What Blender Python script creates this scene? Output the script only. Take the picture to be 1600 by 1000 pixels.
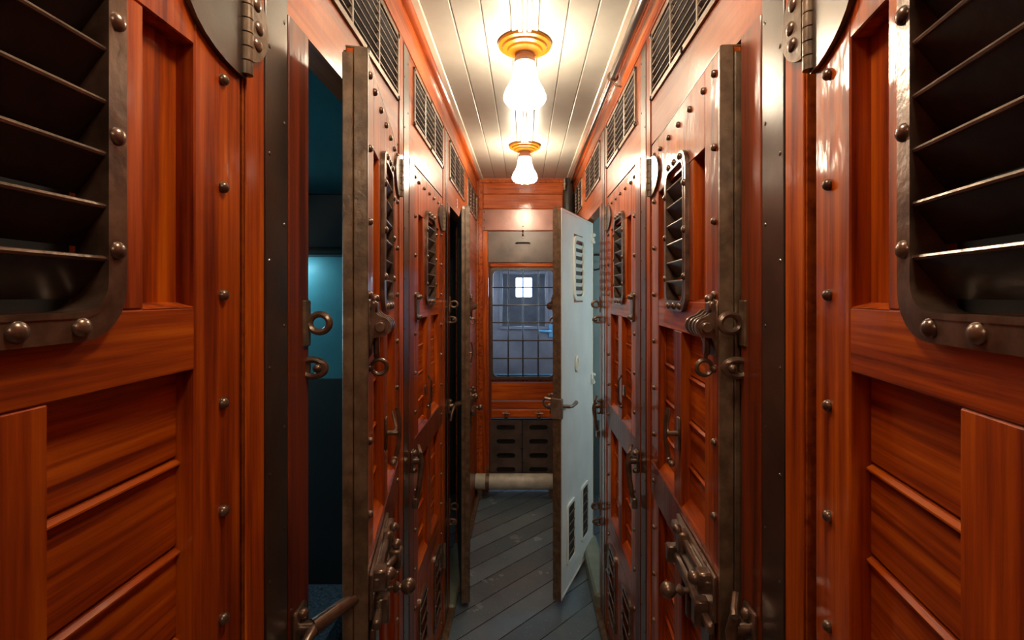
import bpy, bmesh, math, random
from mathutils import Vector, Matrix
random.seed(7)
PI = math.pi
for o in list(bpy.data.objects): bpy.data.objects.remove(o)
S = bpy.context.scene
COL = S.collection

# ------------------------------------------------------------- camera, world, exposure
CAMZ = 1.59
cam_d = bpy.data.cameras.new('camera'); cam = bpy.data.objects.new('camera', cam_d); COL.objects.link(cam)
cam.location = (0, 0, CAMZ); cam.rotation_euler = (PI/2, 0, 0)
cam_d.sensor_fit = 'HORIZONTAL'; cam_d.sensor_width = 36.0
cam_d.lens = 750/1600*36.0
cam_d.shift_x = -0.0125; cam_d.shift_y = -0.025
cam_d.clip_start = 0.01
S.camera = cam
w = bpy.data.worlds.new('world'); S.world = w; w.use_nodes = True
w.node_tree.nodes['Background'].inputs[0].default_value = (0.35, 0.5, 0.6, 1)
w.node_tree.nodes['Background'].inputs[1].default_value = 0.3
S.view_settings.view_transform = 'Standard'; S.view_settings.look = 'None'
S.view_settings.gamma = 1.0; S.view_settings.use_curve_mapping = False
S.view_settings.exposure = 0.42
LAMP = 52.0          # emission of the glowing lamp shades
F = 0.385            # half width of the corridor at the wall faces
H = 2.52             # ceiling height
YE = 3.85            # end wall
YB = -2.6            # corridor end behind the camera

# ------------------------------------------------------------- materials
M = {}
def nodes_of(name):
    m = bpy.data.materials.new(name); m.use_nodes = True
    nt = m.node_tree; b = nt.nodes['Principled BSDF']; M[name] = m
    return m, nt, b
def setp(b, **kw):
    names = dict(rough='Roughness', metal='Metallic', coat='Coat Weight', coatr='Coat Roughness', spec='Specular IOR Level')
    for k, v in kw.items(): b.inputs[names[k]].default_value = v
def noise(nt, scale_vec, scale=1.0, detail=4, rough=0.55, coord='Object', rnd=True):
    tc = nt.nodes.new('ShaderNodeTexCoord'); mp = nt.nodes.new('ShaderNodeMapping')
    mp.inputs['Scale'].default_value = scale_vec
    nt.links.new(tc.outputs[coord], mp.inputs['Vector'])
    if rnd:
        oi = nt.nodes.new('ShaderNodeObjectInfo'); ma = nt.nodes.new('ShaderNodeMath'); ma.operation = 'MULTIPLY'
        ma.inputs[1].default_value = 37.0; nt.links.new(oi.outputs['Random'], ma.inputs[0])
        nt.links.new(ma.outputs[0], mp.inputs['Location'])
    n = nt.nodes.new('ShaderNodeTexNoise'); n.inputs['Scale'].default_value = scale
    n.inputs['Detail'].default_value = detail; n.inputs['Roughness'].default_value = rough
    nt.links.new(mp.outputs[0], n.inputs['Vector'])
    return n
def ramp(nt, src, stops):
    r = nt.nodes.new('ShaderNodeValToRGB'); e = r.color_ramp.elements
    while len(e) < len(stops): e.new(0.5)
    for i, (p, c) in enumerate(stops):
        e[i].position = p; e[i].color = (*c, 1)
    nt.links.new(src, r.inputs[0]); return r
def bump(nt, b, src, strength, dist=0.002, prev=None):
    bp = nt.nodes.new('ShaderNodeBump'); bp.inputs['Strength'].default_value = strength
    bp.inputs['Distance'].default_value = dist
    nt.links.new(src, bp.inputs['Height'])
    if prev is not None: nt.links.new(prev.outputs[0], bp.inputs['Normal'])
    nt.links.new(bp.outputs[0], b.inputs['Normal'])
    if 'Coat Normal' in b.inputs: nt.links.new(bp.outputs[0], b.inputs['Coat Normal'])
    return bp
def wood(name, grain, c0, c1, c2, rough=0.35, coatr=0.09):
    m, nt, b = nodes_of(name)
    n = noise(nt, grain, 1.0, 6, 0.6)
    r = ramp(nt, n.outputs[0], [(0.33, c0), (0.50, c1), (0.68, c2)])
    big = noise(nt, (2.5, 2.5, 1.6), 1.0, 2)
    mix = nt.nodes.new('ShaderNodeMixRGB'); mix.blend_type = 'MULTIPLY'; mix.inputs[0].default_value = 0.75
    r2 = ramp(nt, big.outputs[0], [(0.3, (0.45, 0.38, 0.38)), (0.62, (1, 1, 1))])
    nt.links.new(r.outputs[0], mix.inputs[1]); nt.links.new(r2.outputs[0], mix.inputs[2])
    nt.links.new(mix.outputs[0], b.inputs['Base Color'])
    setp(b, rough=0.5, coat=0.55, coatr=coatr, spec=0.2)
    soft = noise(nt, (14, 14, 9), 1.0, 3)
    p = bump(nt, b, soft.outputs[0], 0.25, 0.006)
    bump(nt, b, n.outputs[0], 0.12, 0.0015, p)
    return m
RD = ((0.16, 0.014, 0.0008), (0.42, 0.064, 0.0015), (0.66, 0.145, 0.003))
wood('wood_vertical', (55, 55, 2.2), *RD)
wood('wood_horizontal', (2.6, 60, 85), *RD)          # grain along local X (door planks)
wood('wood_across', (3, 60, 60), (0.30, 0.036, 0.003), (0.55, 0.10, 0.006), (0.66, 0.15, 0.010))
wood('wood_along', (55, 2.2, 55), (0.22, 0.03, 0.005), (0.46, 0.085, 0.010), (0.60, 0.13, 0.015))
wood('wood_dark', (50, 50, 2.0), (0.08, 0.014, 0.004), (0.19, 0.033, 0.008), (0.28, 0.050, 0.011), 0.35, 0.16)
wood('wood_header', (50, 2.0, 50), (0.22, 0.036, 0.006), (0.36, 0.072, 0.008), (0.46, 0.105, 0.012), 0.32, 0.20)
def metal(name, c0, c1, rough=0.42, met=0.5, bs=0.35, scale=22, coat=0.25):
    m, nt, b = nodes_of(name)
    n = noise(nt, (scale,)*3, 1.0, 5)
    r = ramp(nt, n.outputs[0], [(0.35, c0), (0.65, c1)])
    nt.links.new(r.outputs[0], b.inputs['Base Color'])
    setp(b, rough=rough, metal=met, coat=coat, coatr=0.2)
    bump(nt, b, n.outputs[0], bs, 0.003)
    return m
metal('bronze', (0.085, 0.052, 0.036), (0.22, 0.14, 0.095), 0.28, 0.6, 0.5, 26, 0.5)
metal('brown_metal', (0.085, 0.052, 0.030), (0.19, 0.125, 0.075), 0.40, 0.25, 0.6, 34)
metal('dark_strip', (0.030, 0.020, 0.016), (0.065, 0.042, 0.030), 0.30, 0.2, 0.3, 9, 0.9)
metal('slat_metal', (0.014, 0.012, 0.012), (0.035, 0.028, 0.025), 0.45, 0.3)
metal('bright_iron', (0.26, 0.19, 0.15), (0.45, 0.34, 0.28), 0.30, 0.75)
metal('sheet_red', (0.17, 0.055, 0.035), (0.25, 0.085, 0.055), 0.30, 0.25, 0.5, 7, 0.6)
metal('sheet_grey', (0.070, 0.052, 0.045), (0.12, 0.088, 0.075), 0.40, 0.35, 0.5, 7, 0.3)
metal('vestibule_paint', (0.14, 0.125, 0.13), (0.21, 0.185, 0.19), 0.55, 0.1, 0.2, 5)
metal('pipe_paint', (0.46, 0.46, 0.41), (0.66, 0.65, 0.58), 0.40, 0.05, 0.3, 14)
metal('blue_lit_iron', (0.10, 0.28, 0.42), (0.16, 0.40, 0.55), 0.35, 0.3)  # blue daylight on sill and handle, painted into the base colour
metal('grille_metal', (0.17, 0.13, 0.10), (0.30, 0.23, 0.18), 0.36, 0.5)
def paint(name, c0, c1, rough=0.4, coat=0.3, bs=0.15, scale=6):
    m, nt, b = nodes_of(name)
    n = noise(nt, (scale,)*3, 1.0, 4)
    r = ramp(nt, n.outputs[0], [(0.3, c0), (0.7, c1)])
    nt.links.new(r.outputs[0], b.inputs['Base Color'])
    setp(b, rough=rough, coat=coat, coatr=0.2)
    bump(nt, b, n.outputs[0], bs, 0.004)
    return m
paint('ceiling_white', (0.40, 0.385, 0.335), (0.48, 0.465, 0.41), 0.38, 0.2, 0.08)
paint('groove', (0.10, 0.085, 0.05), (0.16, 0.13, 0.08), 0.8, 0, 0.1)
paint('trim_white', (0.66, 0.63, 0.52), (0.74, 0.71, 0.60), 0.35)
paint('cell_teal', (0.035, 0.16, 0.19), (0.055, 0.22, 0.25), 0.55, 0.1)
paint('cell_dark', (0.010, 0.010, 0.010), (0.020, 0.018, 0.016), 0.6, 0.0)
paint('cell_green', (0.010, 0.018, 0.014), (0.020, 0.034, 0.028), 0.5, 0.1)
paint('wash_teal', (0.26, 0.42, 0.43), (0.34, 0.50, 0.50), 0.5, 0.1)
paint('wash_dado', (0.06, 0.10, 0.10), (0.10, 0.15, 0.15), 0.5, 0.1)
paint('door_white', (0.70, 0.72, 0.70), (0.80, 0.82, 0.79), 0.38, 0.3, 0.12)
paint('enamel_white', (0.72, 0.74, 0.68), (0.82, 0.83, 0.76), 0.3, 0.4)
paint('ochre', (0.30, 0.095, 0.004), (0.38, 0.13, 0.008), 0.25, 0.6, 0.05)
paint('copper', (0.20, 0.085, 0.05), (0.32, 0.14, 0.08), 0.35, 0.4)
paint('white_mark', (0.75, 0.72, 0.66), (0.82, 0.80, 0.74), 0.5, 0.0)
paint('sage', (0.14, 0.16, 0.12), (0.24, 0.26, 0.20), 0.55)
paint('blanket', (0.012, 0.016, 0.022), (0.09, 0.11, 0.14), 0.95, 0.0, 0.8, 120)
paint('black_rubber', (0.012, 0.010, 0.009), (0.030, 0.022, 0.018), 0.5, 0.1)
def floor_mat():
    m, nt, b = nodes_of('floor_boards')
    tc = nt.nodes.new('ShaderNodeTexCoord'); sp = nt.nodes.new('ShaderNodeSeparateXYZ')
    nt.links.new(tc.outputs['Object'], sp.inputs[0])
    def mth(op, a, bb=None, c=None):
        n = nt.nodes.new('ShaderNodeMath'); n.operation = op
        for i, v in enumerate((a, bb, c)):
            if v is None: continue
            if isinstance(v, (int, float)): n.inputs[i].default_value = v
            else: nt.links.new(v, n.inputs[i])
        return n.outputs[0]
    d = mth('SUBTRACT', sp.outputs['X'], sp.outputs['Y'])
    q = mth('DIVIDE', d, 0.192)
    q = mth('ADD', q, 0.13)
    fr = mth('FRACT', q); fl = mth('FLOOR', q)
    dist = mth('ABSOLUTE', mth('SUBTRACT', fr, 0.5))          # 0.5 at seams
    seam = mth('GREATER_THAN', dist, 0.482)
    edge = nt.nodes.new('ShaderNodeMapRange'); edge.inputs[1].default_value = 0.45; edge.inputs[2].default_value = 0.5
    nt.links.new(dist, edge.inputs[0])
    wn = nt.nodes.new('ShaderNodeTexWhiteNoise'); wn.noise_dimensions = '1D'; nt.links.new(fl, wn.inputs['W'])
    n = noise(nt, (5, 5, 5), 1.0, 7, 0.6, rnd=False)
    r = ramp(nt, n.outputs[0], [(0.25, (0.12, 0.175, 0.225)), (0.6, (0.15, 0.21, 0.265)), (0.85, (0.20, 0.26, 0.30))])
    mx = nt.nodes.new('ShaderNodeMixRGB'); mx.blend_type = 'MULTIPLY'; mx.inputs[0].default_value = 0.35
    nt.links.new(r.outputs[0], mx.inputs[1]); nt.links.new(wn.outputs['Value'], mx.inputs[2])
    mx2 = nt.nodes.new('ShaderNodeMixRGB'); nt.links.new(seam, mx2.inputs[0])
    nt.links.new(mx.outputs[0], mx2.inputs[1]); mx2.inputs[2].default_value = (0.012, 0.012, 0.012, 1)
    spk = noise(nt, (160, 160, 160), 1.0, 1, 0.5, rnd=False)
    sk = mth('GREATER_THAN', spk.outputs[0], 0.735)
    mx3 = nt.nodes.new('ShaderNodeMixRGB'); nt.links.new(sk, mx3.inputs[0])
    nt.links.new(mx2.outputs[0], mx3.inputs[1]); mx3.inputs[2].default_value = (0.45, 0.47, 0.45, 1)
    nt.links.new(mx3.outputs[0], b.inputs['Base Color'])
    r2 = nt.nodes.new('ShaderNodeMapRange'); r2.inputs[3].default_value = 0.12; r2.inputs[4].default_value = 0.36
    nt.links.new(n.outputs[0], r2.inputs[0]); nt.links.new(r2.outputs[0], b.inputs['Roughness'])
    setp(b, coat=0.6, coatr=0.16)
    p = bump(nt, b, n.outputs[0], 0.18, 0.003)
    inv = mth('SUBTRACT', 1.0, edge.outputs[0])
    bump(nt, b, inv, 0.6, 0.003, p)
floor_mat()
def emit(name, col, st, base=(0.8, 0.8, 0.8)):
    m, nt, b = nodes_of(name)
    b.inputs['Base Color'].default_value = (*base, 1)
    b.inputs['Emission Color'].default_value = (*col, 1); b.inputs['Emission Strength'].default_value = st
emit('lamp_glow', (1.0, 0.83, 0.60), LAMP)
emit('day_blue', (0.66, 0.84, 1.0), 6.0)
emit('day_cell', (0.55, 0.86, 1.0), 14.0)
emit('day_wash', (0.88, 0.97, 1.0), 11.0)
emit('strip_glow', (0.42, 0.85, 1.0), 45.0)
mg, nt, b = nodes_of('glass')
b.inputs['Base Color'].default_value = (0.75, 0.85, 1, 1); b.inputs['Transmission Weight'].default_value = 1.0
b.inputs['Roughness'].default_value = 0.02; b.inputs['IOR'].default_value = 1.05

# ------------------------------------------------------------- mesh builder
class MB:
    """collects shapes given in (u, w, z): u along the face, w out of the face, z up"""
    def __init__(s): s.bm = bmesh.new(); s.k = None
    def mark(s): s.k = len(s.bm.faces)          # faces added from here on take bronze, standing in for light on slat lips
    def _add(s, vs, fs):
        v = [s.bm.verts.new(p) for p in vs]
        for f in fs:
            try: s.bm.faces.new([v[i] for i in f])
            except ValueError: pass
        return v
    def box(s, x0, x1, y0, y1, z0, z1, bev=0.0):
        x0, x1 = min(x0, x1), max(x0, x1); y0, y1 = min(y0, y1), max(y0, y1); z0, z1 = min(z0, z1), max(z0, z1)
        c = min(bev, (x1-x0)*.45, (y1-y0)*.45, (z1-z0)*.45)
        if c <= 0:
            vs = [(x, y, z) for x in (x0, x1) for y in (y0, y1) for z in (z0, z1)]
            s._add(vs, [(0,1,3,2),(4,6,7,5),(0,4,5,1),(2,3,7,6),(0,2,6,4),(1,5,7,3)]); return s
        vs = []; X = (x0, x1); Y = (y0, y1); Z = (z0, z1); sg = (1, -1)
        idx = {}
        for i in (0, 1):
            for j in (0, 1):
                for k in (0, 1):
                    for a in range(3):
                        p = [X[i]+sg[i]*c, Y[j]+sg[j]*c, Z[k]+sg[k]*c]
                        p[a] = (X, Y, Z)[a][(i, j, k)[a]]
                        idx[(i, j, k, a)] = len(vs); vs.append(tuple(p))
        fs = []
        for a in range(3):
            for e in (0, 1):
                o = [q for q in range(3) if q != a]
                ring = []
                for (p, q) in ((0,0),(1,0),(1,1),(0,1)):
                    t = [0,0,0]; t[a] = e; t[o[0]] = p; t[o[1]] = q; ring.append(idx[(*t, a)])
                fs.append(ring)
        for a in range(3):           # edges along axis a
            o = [q for q in range(3) if q != a]
            for p in (0, 1):
                for q in (0, 1):
                    t0 = [0,0,0]; t0[o[0]] = p; t0[o[1]] = q; t0[a] = 0; t1 = list(t0); t1[a] = 1
                    fs.append([idx[(*t0, o[0])], idx[(*t0, o[1])], idx[(*t1, o[1])], idx[(*t1, o[0])]])
        for i in (0, 1):
            for j in (0, 1):
                for k in (0, 1): fs.append([idx[(i, j, k, 0)], idx[(i, j, k, 1)], idx[(i, j, k, 2)]])
        s._add(vs, fs); return s
    def tube(s, pts, r, n=10, cap=True):
        pts = [Vector(p) for p in pts]; rr = r if isinstance(r, (list, tuple)) else [r]*len(pts)
        rings = []; up = None
        for i, p in enumerate(pts):
            t = (pts[min(i+1, len(pts)-1)] - pts[max(i-1, 0)]).normalized()
            if up is None or abs(up.dot(t)) > .95:
                up = Vector((0,0,1)) if abs(t.z) < .9 else Vector((1,0,0))
            a = t.cross(up).normalized(); b2 = t.cross(a).normalized(); up = -b2 if False else up
            rings.append([s.bm.verts.new(p + (a*math.cos(2*PI*k/n) + b2*math.sin(2*PI*k/n))*rr[i]) for k in range(n)])
        for i in range(len(rings)-1):
            for k in range(n):
                s.bm.faces.new([rings[i][k], rings[i][(k+1)%n], rings[i+1][(k+1)%n], rings[i+1][k]])
        if cap:
            s.bm.faces.new(rings[0]); s.bm.faces.new(rings[-1])
        return s
    def cyl(s, p0, p1, r, n=14): return s.tube([p0, p1], r, n)
    def torus(s, c, R, r, axis='u', n=18, m=8, sc=(1, 1)):
        c = Vector(c); rings = []
        for i in range(n):
            a = 2*PI*i/n; ring = []
            for j in range(m):
                b2 = 2*PI*j/m; q = R + r*math.cos(b2)
                A, B, C_ = q*math.cos(a)*sc[0], q*math.sin(a)*sc[1], r*math.sin(b2)
                p = {'u': (C_, A, B), 'w': (A, C_, B), 'z': (A, B, C_)}[axis]
                ring.append(s.bm.verts.new(c + Vector(p)))
            rings.append(ring)
        for i in range(n):
            for j in range(m):
                s.bm.faces.new([rings[i][j], rings[i][(j+1)%m], rings[(i+1)%n][(j+1)%m], rings[(i+1)%n][j]])
        return s
    def ball(s, c, r, sc=(1,1,1), n=12, m=8):
        bm2 = bmesh.ops.create_uvsphere(s.bm, u_segments=n, v_segments=m, radius=r)
        for v in bm2['verts']: v.co = Vector((v.co.x*sc[0], v.co.y*sc[1], v.co.z*sc[2])) + Vector(c)
        return s
    def prism(s, poly, w0, w1, axis='w'):
        """poly in (u,z) pushed from w0 to w1 ; axis 'u': poly in (w,z) pushed along u ; axis 'z': poly in (u,w)"""
        def P(a, b2, t): return {'w': (a, t, b2), 'u': (t, a, b2), 'z': (a, b2, t)}[axis]
        v0 = [s.bm.verts.new(P(a, b2, w0)) for a, b2 in poly]; v1 = [s.bm.verts.new(P(a, b2, w1)) for a, b2 in poly]
        s.bm.faces.new(v0); s.bm.faces.new(v1); n = len(poly)
        for i in range(n): s.bm.faces.new([v0[i], v0[(i+1)%n], v1[(i+1)%n], v1[i]])
        return s
    def ring(s, outer, inner, w0, w1, bev=0.0):
        """plate with a hole; both loops have the same vertex count"""
        n = len(outer)
        L = []
        for loop, t in ((outer, w0), (outer, w1), (inner, w1), (inner, w0)):
            L.append([s.bm.verts.new((a, t, b2)) for a, b2 in loop])
        for q in range(4):
            A, B = L[q], L[(q+1)%4]
            for i in range(n): s.bm.faces.new([A[i], A[(i+1)%n], B[(i+1)%n], B[i]])
        return s
    def lathe(s, prof, c=(0,0,0), n=32, flute=0, amp=0.0, axis='z'):
        rings = []
        for k, (r, z, *f) in enumerate(prof):
            ff = f[0] if f else 0.0; ring = []
            for i in range(n):
                a = 2*PI*i/n; q = r*(1 + ff*math.cos(flute*a)) if flute else r
                p = (q*math.cos(a), q*math.sin(a), z)
                if axis == 'w': p = (p[0], p[2], p[1])
                if axis == 'u': p = (p[2], p[0], p[1])
                ring.append(s.bm.verts.new(Vector(c)+Vector(p)))
            rings.append(ring)
        for k in range(len(rings)-1):
            for i in range(n): s.bm.faces.new([rings[k][i], rings[k][(i+1)%n], rings[k+1][(i+1)%n], rings[k+1][i]])
        s.bm.faces.new(rings[0]); s.bm.faces.new(rings[-1])
        return s
    def mesh(s, name, mat, side=1, smooth=False):
        if side < 0:
            for v in s.bm.verts: v.co.y *= -1
        bmesh.ops.recalc_face_normals(s.bm, faces=s.bm.faces)
        if s.k is not None:
            for i, f in enumerate(s.bm.faces):
                if i >= s.k: f.material_index = 1
        me = bpy.data.meshes.new(name); s.bm.to_mesh(me); s.bm.free()
        me.materials.append(M[mat])
        if s.k is not None: me.materials.append(M['bronze'])
        if smooth:
            for p in me.polygons: p.use_smooth = True
            try: me.set_sharp_from_angle(angle=math.radians(40))
            except Exception: pass
        return me
def rr(cu, cz, hw, hh, r, n=5):
    out = []
    for (sx, sz, a0) in ((1,1,0),(-1,1,90),(-1,-1,180),(1,-1,270)):
        for i in range(n+1):
            a = math.radians(a0 + 90*i/n)
            out.append((cu+sx*(hw-r)+r*math.cos(a), cz+sz*(hh-r)+r*math.sin(a)))
    return out
CACHE = {}
def part(name, key, fn, mat, parent, side=1, smooth=False, label=None, loc=None):
    k = (key, mat, side)
    if k not in CACHE:
        mb = MB(); fn(mb); CACHE[k] = mb.mesh(name, mat, side, smooth)
    o = bpy.data.objects.new(name, CACHE[k]); COL.objects.link(o); o.parent = parent
    if loc: o.location = (loc[0], loc[1]*side, loc[2])
    if label: o['label'] = label
    return o
def obj(name, mb, mat, side=1, smooth=False):
    o = bpy.data.objects.new(name, mb.mesh(name, mat, side, smooth)); COL.objects.link(o); return o
def tag(o, label, cat, group=None):
    o['label'] = label; o['category'] = cat
    if group: o['group'] = group
    return o
def struct(o): o['kind'] = 'structure'; return o
def thing(name, label, cat, loc, rz=0, group=None):
    o = bpy.data.objects.new(name, None); COL.objects.link(o); o.empty_display_size = 0.05
    o.location = loc; o.rotation_euler = (0, 0, rz); return tag(o, label, cat, group)
def face_thing(name, label, cat, side, y, z=0.0, group=None, open_deg=0.0, F_=F):
    """side +1 = left wall, -1 = right wall. local u runs toward the camera, w out into the corridor"""
    return thing(name, label, cat, (-side*F_, y, z), -PI/2 + side*math.radians(open_deg), group)

# ------------------------------------------------------------- room shell
HY = [0.65, 1.455, 2.24, 3.02]                # hinge lines of the four cells on each side
OPEN_T = 2.045
LW = 0.595
WT = 0.05                                      # wall thickness
def bays(): return [(h-0.612, h+0.004) for h in HY]
def wall(side):
    mb = MB(); X0, X1 = -side*F, -side*(F+WT)
    edges = [YB]
    for a, c in bays(): edges += [a, c]
    edges.append(YE+0.06)
    for i in range(0, len(edges), 2): mb.box(X0, X1, edges[i], edges[i+1], 0, OPEN_T)
    gz0, gz1 = 2.183, 2.367
    mb.box(X0, X1, YB, YE+0.06, OPEN_T, gz0); mb.box(X0, X1, YB, YE+0.06, gz1, H+0.05)
    ge = [YB]
    for k in range(5): g0 = 0.868+0.785*(k-1); ge += [g0+0.012, g0+0.573]
    ge[-1] = min(ge[-1], 3.80); ge.append(YE+0.06)
    for i in range(0, len(ge), 2): mb.box(X0, X1, ge[i], ge[i+1], gz0, gz1)
    return mb
struct(obj('wall_left', wall(1), 'wood_header')); struct(obj('wall_right', wall(-1), 'wood_header'))
CW = 1.95                                       # outer wall of the cells
mb = MB(); mb.box(-CW, CW, YB, YE+5, -0.05, 0.0)
fl = struct(obj('floor', mb, 'floor_boards'))
# ceiling boards
mb = MB()
cuts = [-0.335, -0.24, -0.142, -0.047, 0.047, 0.142, 0.24, 0.335]
for a, c in zip(cuts[:-1], cuts[1:]): mb.box(a+0.0012, c-0.0012, YB, YE, H, H+0.02, 0.003)
struct(obj('ceiling', mb, 'ceiling_white'))
mb = MB(); mb.box(-CW, CW, YB, YE+0.02, H+0.012, H+0.05); struct(obj('ceiling_backing', mb, 'groove')); bpy.data.objects['ceiling_backing'].name = 'ceiling_groove'
for sd, nm in ((1, 'trim_1'), (-1, 'trim_2')):
    mb = MB(); mb.box(-sd*0.333, -sd*0.36, YB, YE, H-0.008, H+0.02, 0.003)
    struct(obj(nm, mb, 'trim_white'))
for sd, nm in ((1, 'trim_3'), (-1, 'trim_4')):       # wooden cornice with a rounded nose
    poly = [(-F-0.01, H+0.02), (-0.356, H+0.02), (-0.354, H-0.004), (-0.358, H-0.012), (-0.366, H-0.019), (-0.376, H-0.022), (-F+0.003, H-0.022), (-F+0.002, H-0.026), (-F-0.01, H-0.026)]
    mb = MB(); v0 = [mb.bm.verts.new((sd*a, YB, z)) for a, z in poly]; v1 = [mb.bm.verts.new((sd*a, YE, z)) for a, z in poly]
    mb.bm.faces.new(v0); mb.bm.faces.new(v1)
    for i in range(len(poly)): mb.bm.faces.new([v0[i], v0[(i+1)%len(poly)], v1[(i+1)%len(poly)], v1[i]])
    struct(obj(nm, mb, 'wood_along', smooth=True))
tn = 5
for sd in (1, -1):                                   # board under the cornice, with a shadow groove
    mb = MB(); mb.box(-sd*F, -sd*(F-0.004), YB, YE, 2.392, H-0.032, 0.0015)
    struct(obj('trim_%d' % tn, mb, 'wood_along')); tn += 1
# frame strips in each pier
rng = random.Random(3)
for sd in (1, -1):
    for h in [-0.14]+HY:
        if h < 3:
            mb = MB(); mb.box(-sd*(F-0.0), -sd*(F-0.003), h+0.008, h+0.054, 0, 2.50, 0.001)
            struct(obj('trim_%d' % tn, mb, 'wood_vertical')); tn += 1
            mb = MB(); mb.box(-sd*F, -sd*(F-0.0045), h+0.056, h+0.120, 0, 2.385, 0.0012)
            z = 0.2
            while z < 2.35:
                mb.ball((-sd*(F-0.0045), h+0.066, z), 0.0035, (0.45, 1, 1), 8, 5)
                mb.ball((-sd*(F-0.0045), h+0.110, z+0.06), 0.0035, (0.45, 1, 1), 8, 5); z += 0.16
            struct(obj('trim_%d' % tn, mb, 'dark_strip')); tn += 1
            mb = MB(); mb.box(-sd*F, -sd*(F-0.006), h+0.122, h+0.192, 0, OPEN_T-0.004, 0.0015)
            struct(obj('trim_%d' % tn, mb, 'wood_dark')); tn += 1
    mb = MB()                                        # worn wooden sill at the foot of the wall
    mb.box(-sd*0.350, -sd*F, YB, YE, 0, 0.018, 0.006)
    struct(obj('baseboard_left' if sd > 0 else 'baseboard_right', mb, 'brown_metal'))
# cells: partitions, outer wall, roof
def cell_box(sd, y0, y1, mat, n, dado=None):
    mb = MB(); xi, xo = -sd*(F+WT), -sd*CW
    mb.box(xi, xo, y0-0.02, y0, 0, H); mb.box(xi, xo, y1, y1+0.02, 0, H)
    mb.box(xo, xo-sd*0.03, y0, y1, 0, H)
    # curved roof
    N = 10; top = []
    for i in range(N+1):
        t = i/N; top.append((-sd*(F+WT+(CW-F-WT)*t), 2.50-0.55*t*t))
    v = [[mb.bm.verts.new((x, yy, z)) for x, z in top] for yy in (y0, y1)]
    for i in range(N): mb.bm.faces.new([v[0][i], v[0][i+1], v[1][i+1], v[1][i]])
    struct(obj('wall_cell_%d' % n, mb, mat))
cells = [0.745, 1.545, 2.335]
for i, sd in enumerate((1, -1)):
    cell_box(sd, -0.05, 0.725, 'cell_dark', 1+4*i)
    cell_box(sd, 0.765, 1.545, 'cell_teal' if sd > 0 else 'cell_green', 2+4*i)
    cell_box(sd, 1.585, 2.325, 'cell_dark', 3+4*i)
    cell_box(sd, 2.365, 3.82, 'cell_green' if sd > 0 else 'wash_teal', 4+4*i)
# the wall behind the camera
mb = MB(); mb.box(-F, F, YB-0.03, YB, 0, H); struct(obj('wall_back', mb, 'wood_vertical'))

# ------------------------------------------------------------- end wall
SC = 195.0
def ex(px): return (px-820)/SC
def ez(py): return CAMZ+(460-py)/SC
wx0, wx1, wz0, wz1 = ex(770), ex(866), ez(589), ez(422)
mb = MB()
dx0, dx1 = ex(763), ex(872)
mb.box(-F-0.05, dx0-0.0, YE, YE+0.05, 0, H); mb.box(dx1, F+0.05, YE, YE+0.05, 0, H)
mb.box(dx0, dx1, YE, YE+0.05, ez(361), H)
struct(obj('wall_end', mb, 'wood_across'))
mb = MB()
mb.box(ex(748), ex(754), YE-0.014, YE, 0, ez(286), 0.003)
mb.box(ex(884), ex(890), YE-0.014, YE, 0, ez(286), 0.003)
mb.box(ex(748), ex(890), YE-0.016, YE, ez(286), ez(281), 0.003)
struct(obj('trim_%d' % tn, mb, 'wood_along')); tn += 1
mb = MB()
for a, c in ((303.5, 288), (326, 304.5)): mb.box(ex(755), ex(883), YE-0.008, YE, ez(a), ez(c), 0.003)
struct(obj('trim_%d' % tn, mb, 'wood_across')); tn += 1
mb = MB(); mb.box(ex(753), ex(884), YE-0.012, YE, ez(360), ez(327.5), 0.002)
for px in (757, 873):
    for py in (332, 344, 356): mb.ball((ex(px), YE-0.012, ez(py)), 0.007, (1, .5, 1), 8, 5)
struct(obj('trim_%d' % tn, mb, 'sheet_red', smooth=True)); tn += 1
mb = MB(); mb.box(ex(753.5), ex(762), YE-0.010, YE, 0.05, ez(361), 0.003); mb.box(ex(873), ex(882), YE-0.010, YE, 0.05, ez(361), 0.003)
struct(obj('trim_%d' % tn, mb, 'wood_vertical')); tn += 1
# the end door
ed = bpy.data.objects.new('door_1', None); COL.objects.link(ed); ed.location = ((dx0+dx1)/2, YE, 0); ed['kind'] = 'structure'
tag(ed, 'door at the end of the corridor with a barred window above red boards', 'door')
def edpart(name, mb, mat, smooth=False, parent=ed, label=None):
    o = obj(name, mb, mat, smooth=smooth)
    off = Vector(ed.location); 
    for v in o.data.vertices: v.co -= off
    o.parent = parent
    if label: o['label'] = label
    return o
mb = MB()
mb.box(dx0+.002, wx0-.012, YE+.004, YE+.045, 0.05, ez(361)-.003, .002); mb.box(wx1+.012, dx1-.002, YE+.004, YE+.045, 0.05, ez(361)-.003, .002)
mb.box(wx0-.012, wx1+.012, YE+.004, YE+.045, ez(597), wz0-.012, .002)
mb.box(wx0-.012, wx1+.012, YE+.002, YE+.045, wz1+.012, ez(410), .004)
edpart('door_frame', mb, 'wood_dark')
mb = MB(); mb.box(ex(762.5), ex(868), YE-.003, YE+.03, ez(410), ez(361)-.002, .002)
edpart('upper_sheet', mb, 'sheet_grey', label='dark painted metal sheet above the window')
mb = MB(); mb.box(wx0-.02, wx1+.02, YE-.02, YE+.004, ez(417), ez(412), .004); edpart('rail', mb, 'wood_across')
mb = MB()
cu, cz = (wx0+wx1)/2, (wz0+wz1)/2
mb.ring(rr(cu, cz, (wx1-wx0)/2+.022, (wz1-wz0)/2+.022, .03), rr(cu, cz, (wx1-wx0)/2, (wz1-wz0)/2, .05), YE-.008, YE+.03)
wf = edpart('window_frame', mb, 'sheet_grey')
mb = MB()
for px in (794, 817, 841): mb.cyl((ex(px), YE+.006, wz0), (ex(px), YE+.006, wz1), .0055, 8)
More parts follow.
